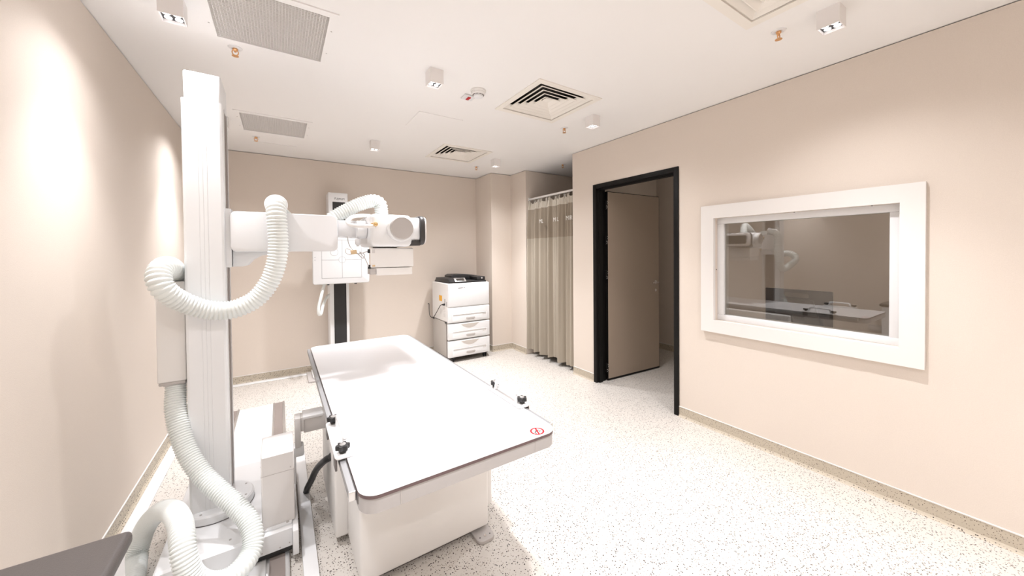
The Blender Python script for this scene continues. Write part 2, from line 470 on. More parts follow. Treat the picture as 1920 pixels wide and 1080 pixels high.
def grille(x, y, label):
    e = empty('return_grille', (x, y, H), label, 'air vent', 'eggcrate ceiling grilles')
    o = 0.28; i = 0.242
    mb = MB()
    for k in range(4):
        c = [(-o, -o), (o, -o), (o, o), (-o, o)]; d = [(-i, -i), (i, -i), (i, i), (-i, i)]
        p = [c[k], c[(k + 1) % 4], d[(k + 1) % 4], d[k]]
        mb.prism([(x + a, y + b) for a, b in p], 'z', H - 0.006, H)
    mb.build('frame', M['ceiling'], e, smooth=False)
    g = MB(); n = 37
    for k in range(n + 1):
        t = -i + 2 * i * k / n
        g.box((x + t - 0.0011, y - i, H + 0.001), (x + t + 0.0011, y + i, H + 0.012))
        g.box((x - i, y + t - 0.0011, H + 0.001), (x + i, y + t + 0.0011, H + 0.012))
    g.build('eggcrate_core', M['gridm'], e, smooth=False)
    MB().box((x - i, y - i, H + 0.03), (x + i, y + i, H + 0.04)).build('filter', M['gback'], e, smooth=False)
    for a in (-0.262, 0.262):
        for b in (-0.12, 0.12): MB().cyl((x + a, y + b, H - 0.006), 0.004, -0.001, 0.001, 'z', 10).build('screw', M['grey'], e)
    return e
grille(*GRIL[0], 'large square eggcrate ceiling grille nearest the camera, beside a cube light')
grille(*GRIL[1], 'eggcrate ceiling grille farther back, right of the white column')

# ------------------------------------------------------------------ ceiling lights
def make_light(x, y, label):
    e = empty('ceiling_light', (x, y, H), label, 'ceiling light', 'white cube ceiling lights')
    a = 0.044; z0 = H - 0.09
    mb = MB()
    for k in range(4):
        c = [(-a, -a), (a, -a), (a, a), (-a, a)]; s = 0.9
        p = [c[k], c[(k + 1) % 4], (c[(k + 1) % 4][0] * s, c[(k + 1) % 4][1] * s), (c[k][0] * s, c[k][1] * s)]
        mb.prism([(x + q, y + r) for q, r in p], 'z', z0, H)
    mb.build('housing', M['lgreyw'], e, smooth=False)
    MB().box((x - 0.04, y - 0.04, z0 + 0.014), (x + 0.04, y + 0.04, z0 + 0.02)).build('reflector_plate', M['black'], e, smooth=False)
    for sx in (-1, 1):
        for sy in (-1, 1):
            MB().lathe([(0.0138, z0 + 0.014), (0.0138, z0 + 0.011), (0.010, z0 + 0.009), (0.004, z0 + 0.008)], (x + sx * 0.0185, y + sy * 0.0185, 0), 'z', 20).build('lens', M['lamp'], e)
    return e
M['lgreyw'] = new_mat('white_light_housing', (0.86, 0.83, 0.815), 0.45)
LIGHTS = [
    (-0.393, 2.215, 'white cube ceiling light nearest the left wall, at the top edge of the photo'),
    (0.851, 2.203, 'white cube ceiling light left of the smoke detector'),
    (2.283, 2.217, 'white cube ceiling light above the dark doorway, beside the nearer square diffuser'),
    (2.272, 0.625, 'white cube ceiling light high at the right, nearest the camera'),
    (0.845, 3.893, 'small distant white cube ceiling light above the wall detector stand'),
    (2.285, 3.873, 'distant white cube ceiling light near the grey curtain'),
    (-0.393, 3.885, 'white cube ceiling light mostly hidden behind the tall white column'),
]
EXTRA = [(-0.393, 0.62), (0.85, 0.62), (-0.393, -0.97), (0.85, -0.97), (2.28, -0.97)]
POWER = 64; SPILL = 0.38
def spot(x, y, power):
    ld = bpy.data.lights.new('ceiling_spot', 'SPOT'); ld.energy = power; ld.spot_size = radians(84); ld.spot_blend = 1.0
    ld.shadow_soft_size = 0.035; ld.color = (0.98, 0.97, 1.0)
    o = bpy.data.objects.new('ceiling_spot', ld); o.location = (x, y, H - 0.097); COL.objects.link(o)
    # added wide spot that lifts the walls, standing in for stray lens light
    ls = bpy.data.lights.new('spill_fill', 'SPOT'); ls.energy = power * SPILL; ls.spot_size = radians(146); ls.spot_blend = 1.0
    ls.shadow_soft_size = 0.04; ls.color = ld.color
    q = bpy.data.objects.new('spill_fill', ls); q.location = (x, y, H - 0.0975); COL.objects.link(q)
first = None
for x, y, lab in LIGHTS:
    if first is None: first = make_light(x, y, lab)
    else:
        c = copy_tree(first); c.location = (x, y, H); c['label'] = lab
    spot(x, y, POWER * (1.5 if y > 3 else 1.0) * (0.72 if x < 0 else 1.0))
for x, y in EXTRA: spot(x, y, POWER * 1.2 * (0.72 if x < 0 else 1.0))

# ------------------------------------------------------------------ sprinklers, smoke detector
def sprinkler(x, y, label):
    e = empty('fire_sprinkler', (x, y, H), label, 'sprinkler', 'copper ceiling sprinklers')
    MB().lathe([(0.034, 0), (0.032, -0.003), (0.018, -0.006), (0.014, -0.004)], (x, y, H), 'z', 28).build('escutcheon', M['whiteb'], e)
    b = MB().lathe([(0.012, 0), (0.012, -0.012), (0.006, -0.018), (0.006, -0.024)], (x, y, H), 'z', 16)
    for s in (-1, 1):
        b.tube([(x + s * 0.008, y, H - 0.012), (x + s * 0.014, y, H - 0.022), (x + s * 0.012, y, H - 0.034), (x + s * 0.002, y, H - 0.043)], 0.0028, 8, 0.003)
    b.build('body', M['copper'], e)
    MB().lathe([(0.004, -0.04), (0.0165, -0.0445), (0.0165, -0.046), (0.003, -0.048)], (x, y, H), 'z', 20).build('deflector', M['copper'], e)
    return e
SPR = [(-0.193, 2.545, 'copper sprinkler in the ceiling just behind the larger eggcrate grille'),
       (-0.179, 4.335, 'copper sprinkler in the ceiling behind the farther eggcrate grille'),
       (2.247, 0.834, 'copper sprinkler in the ceiling nearest the cube light at the upper right'),
       (2.263, 2.56, 'copper sprinkler in the ceiling in front of the doorway, behind a cube light'),
       (2.243, 4.313, 'distant copper sprinkler in the ceiling near the back right corner'),
       (3.171, 3.623, 'copper sprinkler in the ceiling of the dark alcove above the curtain')]
first = None
for x, y, lab in SPR:
    if first is None: first = sprinkler(x, y, lab)
    else:
        c = copy_tree(first); c.location = (x, y, H); c['label'] = lab
sd = empty('smoke_detector', (1.215, 2.295, H), 'round white smoke detector on the ceiling beside a square diffuser', 'smoke detector')
sx, sy = 1.215, 2.295
MB().lathe([(0.056, 0), (0.056, -0.010), (0.053, -0.014)], (sx, sy, H), 'z', 40).build('base', M['cream'], sd)
MB().lathe([(0.049, -0.013), (0.048, -0.028), (0.042, -0.034)], (sx, sy, H), 'z', 40).build('sensor_ring', M['cream'], sd)
mb = MB()
for k in range(10):
    a0 = 2 * pi * k / 10
    pts = [(sx + 0.0385 * cos(a0 + d), sy + 0.0385 * sin(a0 + d), H - 0.0345) for d in (0, 0.12, 0.24, 0.36, 0.46)]
    mb.tube(pts, 0.003, 6, 0.004)
mb.build('vent_slots', M['dgrey'], sd)
MB().lathe([(0.036, -0.033), (0.034, -0.046), (0.022, -0.052), (0.01, -0.053)], (sx, sy, H), 'z', 32).build('cap', M['whiteb'], sd)
ind = empty('detector_indicator', (1.2, 2.425, H), 'small white plate with a red lens beside the smoke detector', 'indicator')
MB().box((1.155, 2.385, H - 0.012), (1.245, 2.465, H), 0.005, 3).build('plate', M['whiteb'], ind)
MB().box((1.188, 2.400, H - 0.017), (1.212, 2.45, H - 0.011), 0.003, 2).build('red_lens', M['red'], ind)

# ------------------------------------------------------------------ floor rail and cover strip
fr = empty('floor_rail', (-0.2, 2.6, 0), 'white floor track with two grey slots under the column carriage', 'floor rail')
RY0, RY1 = 0.9, 4.10
MB().box((-0.345, RY0, 0), (-0.075, RY1 - 0.02, 0.032), 0.003).build('cover_plate', M['white'], fr)
for x0 in (-0.420, -0.075):
    MB().box((x0, RY0, 0), (x0 + 0.014, RY1, 0.034), 0.002).box((x0 + 0.074, RY0, 0), (x0 + 0.092, RY1, 0.034), 0.002).build('rail_edge', M['alu'] if x0 > -1 else M['alu'], fr)
    MB().box((x0 + 0.014, RY0, 0), (x0 + 0.074, RY1 - 0.004, 0.028)).build('slot_cover', M['rail'], fr)
MB().box((0.068, 0.7, 0), (0.128, 3.05, 0.022), 0.003).build('cable_duct', M['white'])
o = bpy.data.objects['cable_duct']; tag(o, 'flat white cable cover strip on the floor between the table and the carriage', 'cable cover')

# ------------------------------------------------------------------ tube stand
st = empty('x_ray_tube_stand', (-0.3, 2.4, 0), 'tall white X-ray column on a floor carriage with a tube head on its arm', 'X-ray machine')
# carriage
car = MB().prism([(2.0, 0.058), (2.0, 0.142), (2.012, 0.15), (2.745, 0.15), (2.745, 0.058)], 'x', -0.45, 0.03).build('carriage', M['white'], st, smooth=False)
MB().box((0.031, 1.955, 0.036), (0.055, 2.76, 0.151), 0.003).build('side_skirt', M['white'], car)
MB().prism([(-0.475, 0.03), (-0.45, 0.03), (-0.45, 0.15), (-0.455, 0.148)], 'y', 2.0, 2.745).build('left_skirt', M['white'], car, smooth=False)
MB().box((-0.448, 2.004, 0.036), (0.028, 2.74, 0.058)).build('underside_shade', M['black'], car)  # black box put in as the shadow gap below the carriage
for x, z in ((-0.09, 0.07), (0.018, 0.075), (-0.02, 0.068)): MB().cyl((x, 2.0, z), 0.003, -0.001, 0.001, 'y', 10).build('screw', M['grey'], car)
for x, y in ((-0.21, 2.06), (-0.39, 2.05), (-0.115, 2.66), (-0.02, 2.66), (-0.42, 2.3)): MB().cyl((x, y, 0.15), 0.005, -0.001, 0.0015, 'z', 10).build('screw', M['grey'], car)
# turning flange under the column
fl = MB().lathe([(0.150, 0.150), (0.152, 0.158), (0.150, 0.186), (0.143, 0.193), (0.02, 0.193)], (-0.287, 2.375, 0), 'z', 64).build('base_flange', M['white'], st)
MB().lathe([(0.153, 0.1505), (0.153, 0.153)], (-0.287, 2.375, 0), 'z', 64).build('painted_shadow_ring', M['dgrey'], fl)  # dark ring painted in as the shade under the flange
for a in (-2.0, -1.2, -0.4, 0.5, 1.3): MB().cyl((-0.287 + 0.128 * cos(a), 2.375 + 0.128 * sin(a), 0.193), 0.005, -0.001, 0.002, 'z', 12).build('bolt', M['grey'], fl)
# column
CX0, CX1, CY0, CY1 = -0.386, -0.230, 2.285, 2.52
mb = MB()
g = [CX0 + 0.070, CX0 + 0.078, CX0 + 0.086]
prof = [(CX0 + 0.012, CY0), (CX0 + 0.055, CY0)]
for gx in (0.062, 0.078, 0.094):
    prof += [(CX0 + gx - 0.0016, CY0), (CX0 + gx - 0.001, CY0 + 0.0014), (CX0 + gx + 0.001, CY0 + 0.0014), (CX0 + gx + 0.0016, CY0)]
prof += [(CX1 - 0.012, CY0), (CX1 - 0.0035, CY0 + 0.0035), (CX1, CY0 + 0.012), (CX1, CY0 + 0.062), (CX1 - 0.012, CY0 + 0.062), (CX1 - 0.012, CY1 - 0.042), (CX1, CY1 - 0.042), (CX1, CY1 - 0.012), (CX1 - 0.0035, CY1 - 0.0035), (CX1 - 0.012, CY1), (CX0 + 0.012, CY1), (CX0 + 0.0035, CY1 - 0.0035), (CX0, CY1 - 0.012), (CX0, CY0 + 0.012), (CX0 + 0.0035, CY0 + 0.0035)]
mb.prism(prof, 'z', 0.19, 2.205)
column = mb.build('column', M['white'], st, smooth=False)
MB().prism(rrect((CX0 + CX1) / 2 + 0.003, (CY0 + CY1) / 2, CX1 - CX0 - 0.014, CY1 - CY0 - 0.006, 0.012), 'z', 2.2, 2.338, 0.003).build('top_cap', M['white'], column)
MB().box((CX1 - 0.013, CY0 + 0.064, 0.2), (CX1 - 0.004, CY1 - 0.044, 2.2)).build('belt_cover', M['slot'], column)
mb = MB()
for y in (CY0 + 0.068, CY1 - 0.052): mb.box((CX1 - 0.006, y, 0.2), (CX1 + 0.001, y + 0.006, 2.2))
mb.build('slot_edge', M['alu'], column)
# duct box on the column's left side
db = MB().box((-0.497, 2.325, 0.842), (-0.392, 2.47, 1.325), 0.006, 3).build('cable_box', M['cream'], st)
MB().box((-0.494, 2.328, 0.826), (-0.396, 2.465, 0.843), 0.006, 2).build('end_plate', M['grey'], db)
MB().box((-0.393, 2.36, 0.95), (-0.384, 2.44, 1.25)).build('bracket', M['whiteb'], db)
# corrugated hoses
def corrugated(pts, r=0.0425, pitch=0.0118, amp=0.006):
    def rf(s):
        f = (s / pitch) % 1.0
        return r - amp * abs(2 * f - 1) ** 1.6
    return MB().tube(pts, r, 28, pitch / 8, rfun=rf)
def hose(pts, ends, **k):
    h = corrugated(pts, **k).build('corrugated_hose', M['hose'], st, angle=60)
    for (o, ax, d0, d1, r) in ends:
        MB().lathe([(r - 0.004, d0), (r, d0 + 0.003), (r, d1 - 0.003), (r - 0.004, d1)], o, ax, 36).build('hose_collar', M['whiteb'], h)
    return h
hose([(-0.440, 2.42, 1.315), (-0.438, 2.405, 1.350), (-0.436, 2.33, 1.388), (-0.442, 2.25, 1.402), (-0.452, 2.20, 1.382), (-0.450, 2.17, 1.346), (-0.436, 2.163, 1.305), (-0.411, 2.178, 1.269), (-0.379, 2.20, 1.237), (-0.321, 2.222, 1.200), (-0.254, 2.232, 1.179), (-0.182, 2.234, 1.185), (-0.105, 2.232, 1.227), (-0.048, 2.228, 1.306), (-0.016, 2.225, 1.402), (-0.005, 2.225, 1.499), (-0.008, 2.228, 1.597), (-0.012, 2.235, 1.667), (-0.012, 2.268, 1.712), (-0.012, 2.345, 1.722)],
     [((-0.440, 2.42, 0), 'z', 1.318, 1.338, 0.050), ((-0.012, 0, 1.722), 'y', 2.318, 2.345, 0.054)], pitch=0.0165, amp=0.008, r=0.0465)
hose([(0.250, 2.42, 1.640), (0.275, 2.42, 1.668), (0.300, 2.42, 1.687), (0.353, 2.42, 1.722), (0.415, 2.42, 1.757), (0.479, 2.42, 1.784), (0.525, 2.42, 1.79), (0.555, 2.42, 1.765), (0.562, 2.42, 1.69)],
     [((0.562, 2.42, 0), 'z', 1.688, 1.706, 0.047)], r=0.043, pitch=0.0145, amp=0.0075)
hose([(-0.440, 2.385, 0.855), (-0.438, 2.36, 0.79), (-0.432, 2.315, 0.713), (-0.410, 2.268, 0.617), (-0.375, 2.222, 0.521), (-0.320, 2.172, 0.431), (-0.255, 2.117, 0.362), (-0.191, 2.062, 0.300), (-0.142, 2.008, 0.248), (-0.119, 1.955, 0.197), (-0.125, 1.912, 0.157), (-0.157, 1.865, 0.138), (-0.210, 1.840, 0.130), (-0.266, 1.829, 0.155), (-0.305, 1.819, 0.214), (-0.327, 1.834, 0.286), (-0.340, 1.879, 0.334), (-0.362, 1.966, 0.353), (-0.408, 2.090, 0.342), (-0.465, 2.197, 0.302), (-0.518, 2.278, 0.234), (-0.557, 2.326, 0.155), (-0.575, 2.325, 0.082), (-0.572, 2.272, 0.045), (-0.555, 2.15, 0.043), (-0.55, 1.95, 0.043)],
     [((-0.440, 2.383, 0), 'z', 0.812, 0.828, 0.047)], r=0.0415)
# arm
arm = MB().prism(rrect(0.0375, 1.571, 0.495, 0.208, 0.028), 'y', 2.30, 2.345, 0.005, 3).build('arm', M['whiteb'], st)
MB().prism([(-0.205, 1.655), (0.27, 1.655), (0.27, 1.492), (0.12, 1.478), (-0.085, 1.446), (-0.12, 1.425), (-0.145, 1.395), (-0.165, 1.39), (-0.205, 1.39)], 'y', 2.345, 2.50, 0.004).build('rear_arm', M['whiteb'], arm)
MB().prism([(2.312, 1.388), (2.51, 1.388), (2.51, 1.688), (2.312, 1.688)], 'x', -0.232, -0.207, 0.003).build('carriage_plate', M['white'], arm, smooth=False)
MB().prism([(-0.04, 1.66), (0.075, 1.66), (0.04, 1.70), (0.018, 1.735), (-0.04, 1.735)], 'y', 2.34, 2.44, 0.003).build('hose_bracket', M['hose'], arm)
# tube head
th = MB().prism(rrect(0.578, 1.592, 0.25, 0.196, 0.03), 'y', 2.235, 2.60, 0.02, 4).build('tube_head', M['white'], st)
MB().prism([(0.295, 1.558), (0.455, 1.548), (0.455, 1.655), (0.295, 1.655)], 'y', 2.37, 2.5, 0.006).build('trunnion', M['whiteb'], th)
MB().cyl((0, 2.36, 1.60), 0.055, 0.395, 0.452, 'x', 40, 0.004).build('pivot', M['white'], th)
mb = MB(); mb.cyl((0.40, 2.335, 0), 0.016, 1.505, 1.545, 'z', 20, 0.006).cyl((0.40, 2.335, 0), 0.008, 1.495, 1.51, 'z', 16)
mb.build('lock_knob', M['whiteb'], th)
for ya, yb in ((2.185, 2.24), (2.595, 2.65)):
    MB().cyl((0.627, 0, 1.603), 0.079, min(ya, yb) + 0.008, max(ya, yb), 'y', 48, 0.006).build('end_rim', M['white'], th)
for ya, yb in ((2.180, 2.20), (2.635, 2.655)):
    MB().cyl((0.627, 0, 1.606), 0.069, ya, yb, 'y', 48, 0.004).build('end_cap', M['capg'] if 'capg' in M else M['grey'], th)
mb = MB(); mb.lathe([(0.004, 2.2), (0.012, 2.203), (0.014, 2.235), (0.02, 2.24)], (0.478, 0, 1.625), 'y', 20)
mb.build('cable_gland', M['brass'], th)
# control panel on the right side of the head
PX0, PX1, PY0, PY1, PZ0, PZ1 = 0.705, 0.802, 2.225, 2.595, 1.505, 1.692
M['rim'] = new_mat('dark_panel_rim', (0.045, 0.042, 0.042), 0.35)
cp = MB().prism(rrect((PY0 + PY1) / 2, (PZ0 + PZ1) / 2 + 0.006, 0.33, 0.15, 0.03), 'x', PX0 - 0.01, PX0 + 0.062, 0.008, 3).build('control_panel', M['white'], th)
MB().prism(rrect((PY0 + PY1) / 2, (PZ0 + PZ1) / 2, PY1 - PY0, PZ1 - PZ0, 0.045), 'x', PX0 + 0.050, PX0 + 0.082, 0.008, 3).build('dark_rim', M['rim'], cp)
MB().prism(rrect((PY0 + PY1) / 2, (PZ0 + PZ1) / 2, PY1 - PY0 - 0.012, PZ1 - PZ0 - 0.012, 0.042), 'x', PX0 + 0.080, PX0 + 0.092, 0.006, 3).build('silver_rim', M['lgreyw'], cp)
MB().prism(rrect((PY0 + PY1) / 2, (PZ0 + PZ1) / 2, PY1 - PY0 - 0.10, PZ1 - PZ0 - 0.075, 0.02), 'x', PX0 + 0.090, PX0 + 0.0945).build('display', M['screen'], cp)
mb = MB()
for s in (-1, 1):
    for k in range(5): mb.box((PX0 + 0.094, (PY0 + PY1) / 2 + s * 0.132 - 0.006, PZ0 + 0.045 + 0.022 * k), (PX0 + 0.0965, (PY0 + PY1) / 2 + s * 0.132 + 0.006, PZ0 + 0.055 + 0.022 * k), 0.001)
mb.build('button', M['lgrey'], cp)
MB().prism([(PX0 - 0.06, PZ0 - 0.004), (PX0 + 0.05, PZ0 - 0.004), (PX0 + 0.078, PZ0 + 0.02), (PX0 + 0.02, PZ0 + 0.03)], 'y', PY0 + 0.02, PY1 - 0.02).build('lower_fairing', M['rim'], cp)
# collimator
MB().cyl((0.578, 2.41, 0), 0.075, 1.478, 1.5, 'z', 40).build('swivel_ring', M['slot'], th)
col = MB().prism([(0.459, 2.275), (0.722, 2.275), (0.722, 2.53), (0.511, 2.53)], 'z', 1.365, 1.486, 0.008, 3).build('collimator', M['cream'], th)
MB().prism([(0.49, 2.272), (0.712, 2.272), (0.712, 2.53), (0.54, 2.53)], 'z', 1.318, 1.363, 0.003, 2).build('collimator_tray', M['cream'], th)
MB().box((0.458, 2.272, 1.325), (0.495, 2.36, 1.362), 0.003, 2).build('tray_latch', M['grey'], th)
MB().cyl((0, 2.40, 1.40), 0.022, 0.72, 0.742, 'x', 28, 0.005).build('collimator_knob', M['white'], th)
for z in (1.455, 1.36): MB().box((0.447, 2.277, z), (0.466, 2.297, z + 0.024), 0.002).build('connector', M['black'], th)
MB().box((0.470, 2.2735, 1.455), (0.486, 2.276, 1.478)).build('grey_label', M['lgrey'], th)
MB().box((0.470, 2.2735, 1.372), (0.486, 2.276, 1.383)).build('amber_label', M['tan'], th)
# cables at the head
MB().tube([(0.482, 2.38, 1.688), (0.435, 2.37, 1.688), (0.379, 2.345, 1.677), (0.346, 2.32, 1.652), (0.343, 2.29, 1.628), (0.372, 2.25, 1.615), (0.417, 2.23, 1.613), (0.478, 2.222, 1.614)], 0.0115, 14).build('tube_cable', M['lgreyc'] if 'lgreyc' in M else M['cream'], th)
MB().tube([(0.348, 2.372, 1.562), (0.347, 2.345, 1.53), (0.352, 2.325, 1.50), (0.363, 2.31, 1.480), (0.376, 2.30, 1.458), (0.395, 2.29, 1.451), (0.429, 2.282, 1.460), (0.456, 2.295, 1.468)], 0.0026, 8, 0.004).build('thin_cable', M['grey'], th)
MB().tube([(0.368, 2.305, 1.467), (0.332, 2.30, 1.483), (0.327, 2.29, 1.458), (0.350, 2.29, 1.448), (0.383, 2.29, 1.457), (0.414, 2.27, 1.425), (0.424, 2.262, 1.446), (0.397, 2.272, 1.462), (0.425, 2.262, 1.425), (0.442, 2.265, 1.385), (0.455, 2.295, 1.370)], 0.0026, 8, 0.004).build('thin_cable', M['grey'], th)
MB().box((0.354, 2.284, 1.449), (0.386, 2.306, 1.474), 0.003, rot=Matrix.Rotation(radians(-8), 3, 'Y')).build('cable_tag', M['tan'], th)
# motor box on the carriage
gb = MB().prism([(2.035, 0.158), (2.235, 0.158), (2.235, 0.505), (2.20, 0.522), (2.05, 0.505), (2.035, 0.492)], 'x', -0.09, 0.043, 0.006, 3).build('motor_box', M['lgrey'], st)
MB().box((-0.0915, 2.0335, 0.405), (0.0445, 2.237, 0.4065)).build('seam', M['grey'], gb)
MB().box((-0.085, 2.02, 0.150), (0.03, 2.23, 0.159), 0.002).build('foot_plate', M['white'], gb)
for x in (-0.078, 0.012): MB().cyl((x, 2.028, 0.159), 0.006, 0, 0.004, 'z', 12).build('bolt', M['grey'], gb)
MB().cyl((0.028, 2.034, 0.42), 0.003, -0.002, 0.001, 'y', 10).build('screw', M['grey'], gb)

# ------------------------------------------------------------------ patient table
tb = empty('patient_table', (0.56, 2.1, 0), 'long white X-ray patient table with rounded corners and a box pedestal', 'table')
M['tframe'] = new_mat('silver_grey_frame', (0.43, 0.41, 0.40), 0.4)
TX0, TX1, TY0, TY1, TZ = 0.185, 0.925, 1.092, 3.128, 0.742
cxm, cym = (TX0 + TX1) / 2, (TY0 + TY1) / 2
top = MB().prism(rrect(cxm, cym, TX1 - TX0, TY1 - TY0, 0.055, 8), 'z', TZ - 0.004, TZ, 0.0015, 1).build('tabletop', M['top'], tb)
MB().prism(rrect(cxm, cym, TX1 - TX0 - 0.0005, TY1 - TY0 - 0.0005, 0.055, 8), 'z', TZ - 0.013, TZ - 0.004).build('dark_edge', M['edge'], top)
sub = MB().prism(rrect(cxm, cym, TX1 - TX0 - 0.004, TY1 - TY0 - 0.004, 0.055, 8), 'z', TZ - 0.058, TZ - 0.013).build('frame', M['tframe'], tb)
mb = MB()
for x in (TX0 + 0.115, TX1 - 0.115): mb.box((x - 0.0008, TY0 + 0.0005, TZ - 0.057), (x + 0.0008, TY0 + 0.004, TZ - 0.014))
mb.build('seam', M['grey'], sub)
mb = MB().box((TX0 - 0.0, TY0 + 0.055, TZ - 0.045), (TX0 + 0.004, TY0 + 0.085, TZ - 0.018), 0.001)
mb.build('rail_socket', M['dgrey'], sub)
M['raila'] = new_mat('satin_aluminium_rail', (0.33, 0.33, 0.335), 0.5, metal=0.3)
for s, x in ((-1, TX0), (1, TX1)):
    r = MB().box((x - 0.004, TY0 + 0.07, TZ - 0.034), (x + s * 0.022, TY1 - 0.03, TZ - 0.008), 0.0015).build('side_rail', M['raila'], tb)
    MB().box((x - 0.002, TY0 + 0.064, TZ - 0.036), (x + s * 0.024, TY0 + 0.07, TZ - 0.006), 0.004, 3).build('end_stop', M['alu'], r)
ped = MB().box((0.268, 1.625, 0.028), (0.897, 2.60, 0.684), 0.012, 3).build('pedestal', M['cream'], tb)
MB().box((0.885, 1.735, 0.035), (0.985, 2.5, 0.684), 0.02, 3).build('side_housing', M['cream'], tb)
MB().box((0.21, 1.95, 0.035), (0.275, 2.55, 0.684), 0.012, 3).build('side_cover', M['cream'], tb)
MB().box((0.29, 1.66, 0.0), (0.87, 2.56, 0.03)).build('plinth', M['dgrey'], ped)
for x0, y0, y1 in ((0.805, 1.555, 1.72), (0.275, 1.555, 1.72), (0.805, 2.5, 2.66), (0.275, 2.5, 2.66)):
    f = MB().prism(rrect(x0 + 0.047, (y0 + y1) / 2, 0.095, y1 - y0, 0.03), 'z', 0, 0.016, 0.003).build('foot_plate', M['grey'], tb)
    yb = y0 + 0.03 if y0 < 2 else y1 - 0.03
    MB().lathe([(0.0085, 0.016), (0.0085, 0.021), (0.006, 0.024), (0.002, 0.024)], (x0 + 0.047, yb, 0), 'z', 6).build('bolt', M['chrome'], f)
    for dx in (-0.028, 0.028): MB().cyl((x0 + 0.047 + dx, yb, 0), 0.0035, 0.0155, 0.0165, 'z', 12).build('bolt_hole', M['black'], f)
# bracket that couples the table to the carriage
br = MB().box((0.10, 2.36, 0.425), (0.24, 2.47, 0.515), 0.004, 2).build('coupling_arm', M['grey2'] if 'grey2' in M else M['lgrey'], tb)
MB().box((0.096, 2.35, 0.506), (0.2, 2.46, 0.522), 0.003, 2).build('arm_cover', M['white'], br)
MB().box((0.056, 2.345, 0.355), (0.085, 2.43, 0.522), 0.003, 2).build('upright', M['lgrey'], br)
MB().box((0.085, 2.352, 0.44), (0.102, 2.43, 0.52), 0.003, 2).build('clamp', M['lgrey'], br)
MB().box((0.045, 2.35, 0.30), (0.10, 2.42, 0.358), 0.008, 2).build('clamp_foot', M['white'], br)
MB().box((0.03, 2.355, 0.145), (0.06, 2.42, 0.32), 0.004, 2).build('clamp_post', M['white'], br)
# prohibition sticker
stx, sty = 0.845, 1.128
a = radians(52)
sk = MB().cyl((stx, sty, TZ), 0.0285, 0.0, 0.0005, 'z', 40).build('warning_sticker', M['white'], tb)
mb = MB(); t = bmesh.new(); A = []; B = []
for k in range(48):
    q = 2 * pi * k / 48
    A.append(t.verts.new((stx + 0.0285 * cos(q), sty + 0.0285 * sin(q), TZ + 0.0008))); B.append(t.verts.new((stx + 0.0212 * cos(q), sty + 0.0212 * sin(q), TZ + 0.0008)))
for k in range(48): t.faces.new((A[k], A[(k + 1) % 48], B[(k + 1) % 48], B[k]))
mb._add(t)
d = Vector((cos(radians(65)), sin(radians(65)), 0)); n = Vector((-d.y, d.x, 0))
mb.box((stx - 0.024, sty - 0.0034, TZ + 0.0006), (stx + 0.024, sty + 0.0034, TZ + 0.0010), rot=Matrix.Rotation(radians(72), 3, 'Z'))
mb.build('red_ring', M['red'], sk, smooth=False)
mb = MB()
for dx, dy, w, h in ((-0.012, -0.004, 0.009, 0.006), (-0.004, 0.002, 0.007, 0.010), (0.008, 0.004, 0.008, 0.005), (0.012, -0.003, 0.010, 0.003), (0.006, -0.009, 0.006, 0.004), (-0.014, -0.012, 0.005, 0.004)):
    mb.box((stx + dx - w / 2, sty + dy - h / 2, TZ + 0.0005), (stx + dx + w / 2, sty + dy + h / 2, TZ + 0.0007), rot=Matrix.Rotation(radians(30), 3, 'Z'))
mb.build('black_pictogram', M['inkdark'], sk, smooth=False)

# hand grips clamped on the side rails
def knob(x, y, z):
    mb = MB(); pts = []
    for k in range(42):
        q = 2 * pi * k / 42; r = 0.0205 + 0.0035 * cos(6 * q); pts.append((x + r * cos(q), y + r * sin(q)))
    mb.prism(pts, 'z', z + 0.022, z + 0.040, 0.003, 2)
    mb.lathe([(0.013, z + 0.015), (0.010, z + 0.022)], (x, y, 0), 'z', 16)
    return mb
def grip(s, xr, y0, y1, label):
    z = TZ + 0.001
    e = empty('hand_grip', (xr, (y0 + y1) / 2, TZ), label, 'hand grip', 'hand grips clamped on the table')
    xi = xr - s * 0.028; xo = xr + s * 0.035
    pts = rrect((xi + xo) / 2, (y0 + y1) / 2, abs(xo - xi), y1 - y0, 0.014)
    mb = MB().prism(pts, 'z', z, z + 0.009, 0.002)
    mb.build('base_plate', M['white'], e)
    for yy in (y0 + 0.03, y1 - 0.03): MB().box((xr + s * 0.028, yy - 0.024, z - 0.04), (xr + s * 0.035, yy + 0.024, z + 0.004), 0.002).build('clamp_jaw', M['dgrey'], e)
    yb0, yb1 = y0 + 0.062, y1 - 0.062; hz = z + 0.052
    xb = xr - s * 0.004
    mb = MB().tube([(xb, yb0 - 0.01, z + 0.006), (xb, yb0, hz - 0.014), (xb, yb0 + 0.012, hz), (xb, yb1 - 0.012, hz), (xb, yb1, hz - 0.014), (xb, yb1 + 0.01, z + 0.006)], 0.0085, 14, 0.006)
    mb.build('grip_bar', M['white'], e)
    for yy in (y0 + 0.026, y1 - 0.026):
        xk = xr + s * 0.008
        k = knob(xk, yy, z).build('knob', M['black'], e)
        MB().lathe([(0.011, z + 0.039), (0.0105, z + 0.0412), (0.004, z + 0.042)], (xk, yy, 0), 'z', 20).build('knob_cap', M['alu'], k)
        MB().lathe([(0.012, z + 0.008), (0.012, z + 0.011), (0.006, z + 0.012), (0.006, z + 0.016)], (xk, yy, 0), 'z', 18).build('washer', M['alu'], e)
    return e
grip(-1, 0.183, 1.345, 1.655, 'white grip with two black knobs clamped on the table edge nearest the column')
grip(1, 0.922, 1.330, 1.630, 'white grip with two black knobs on the table edge facing the window')

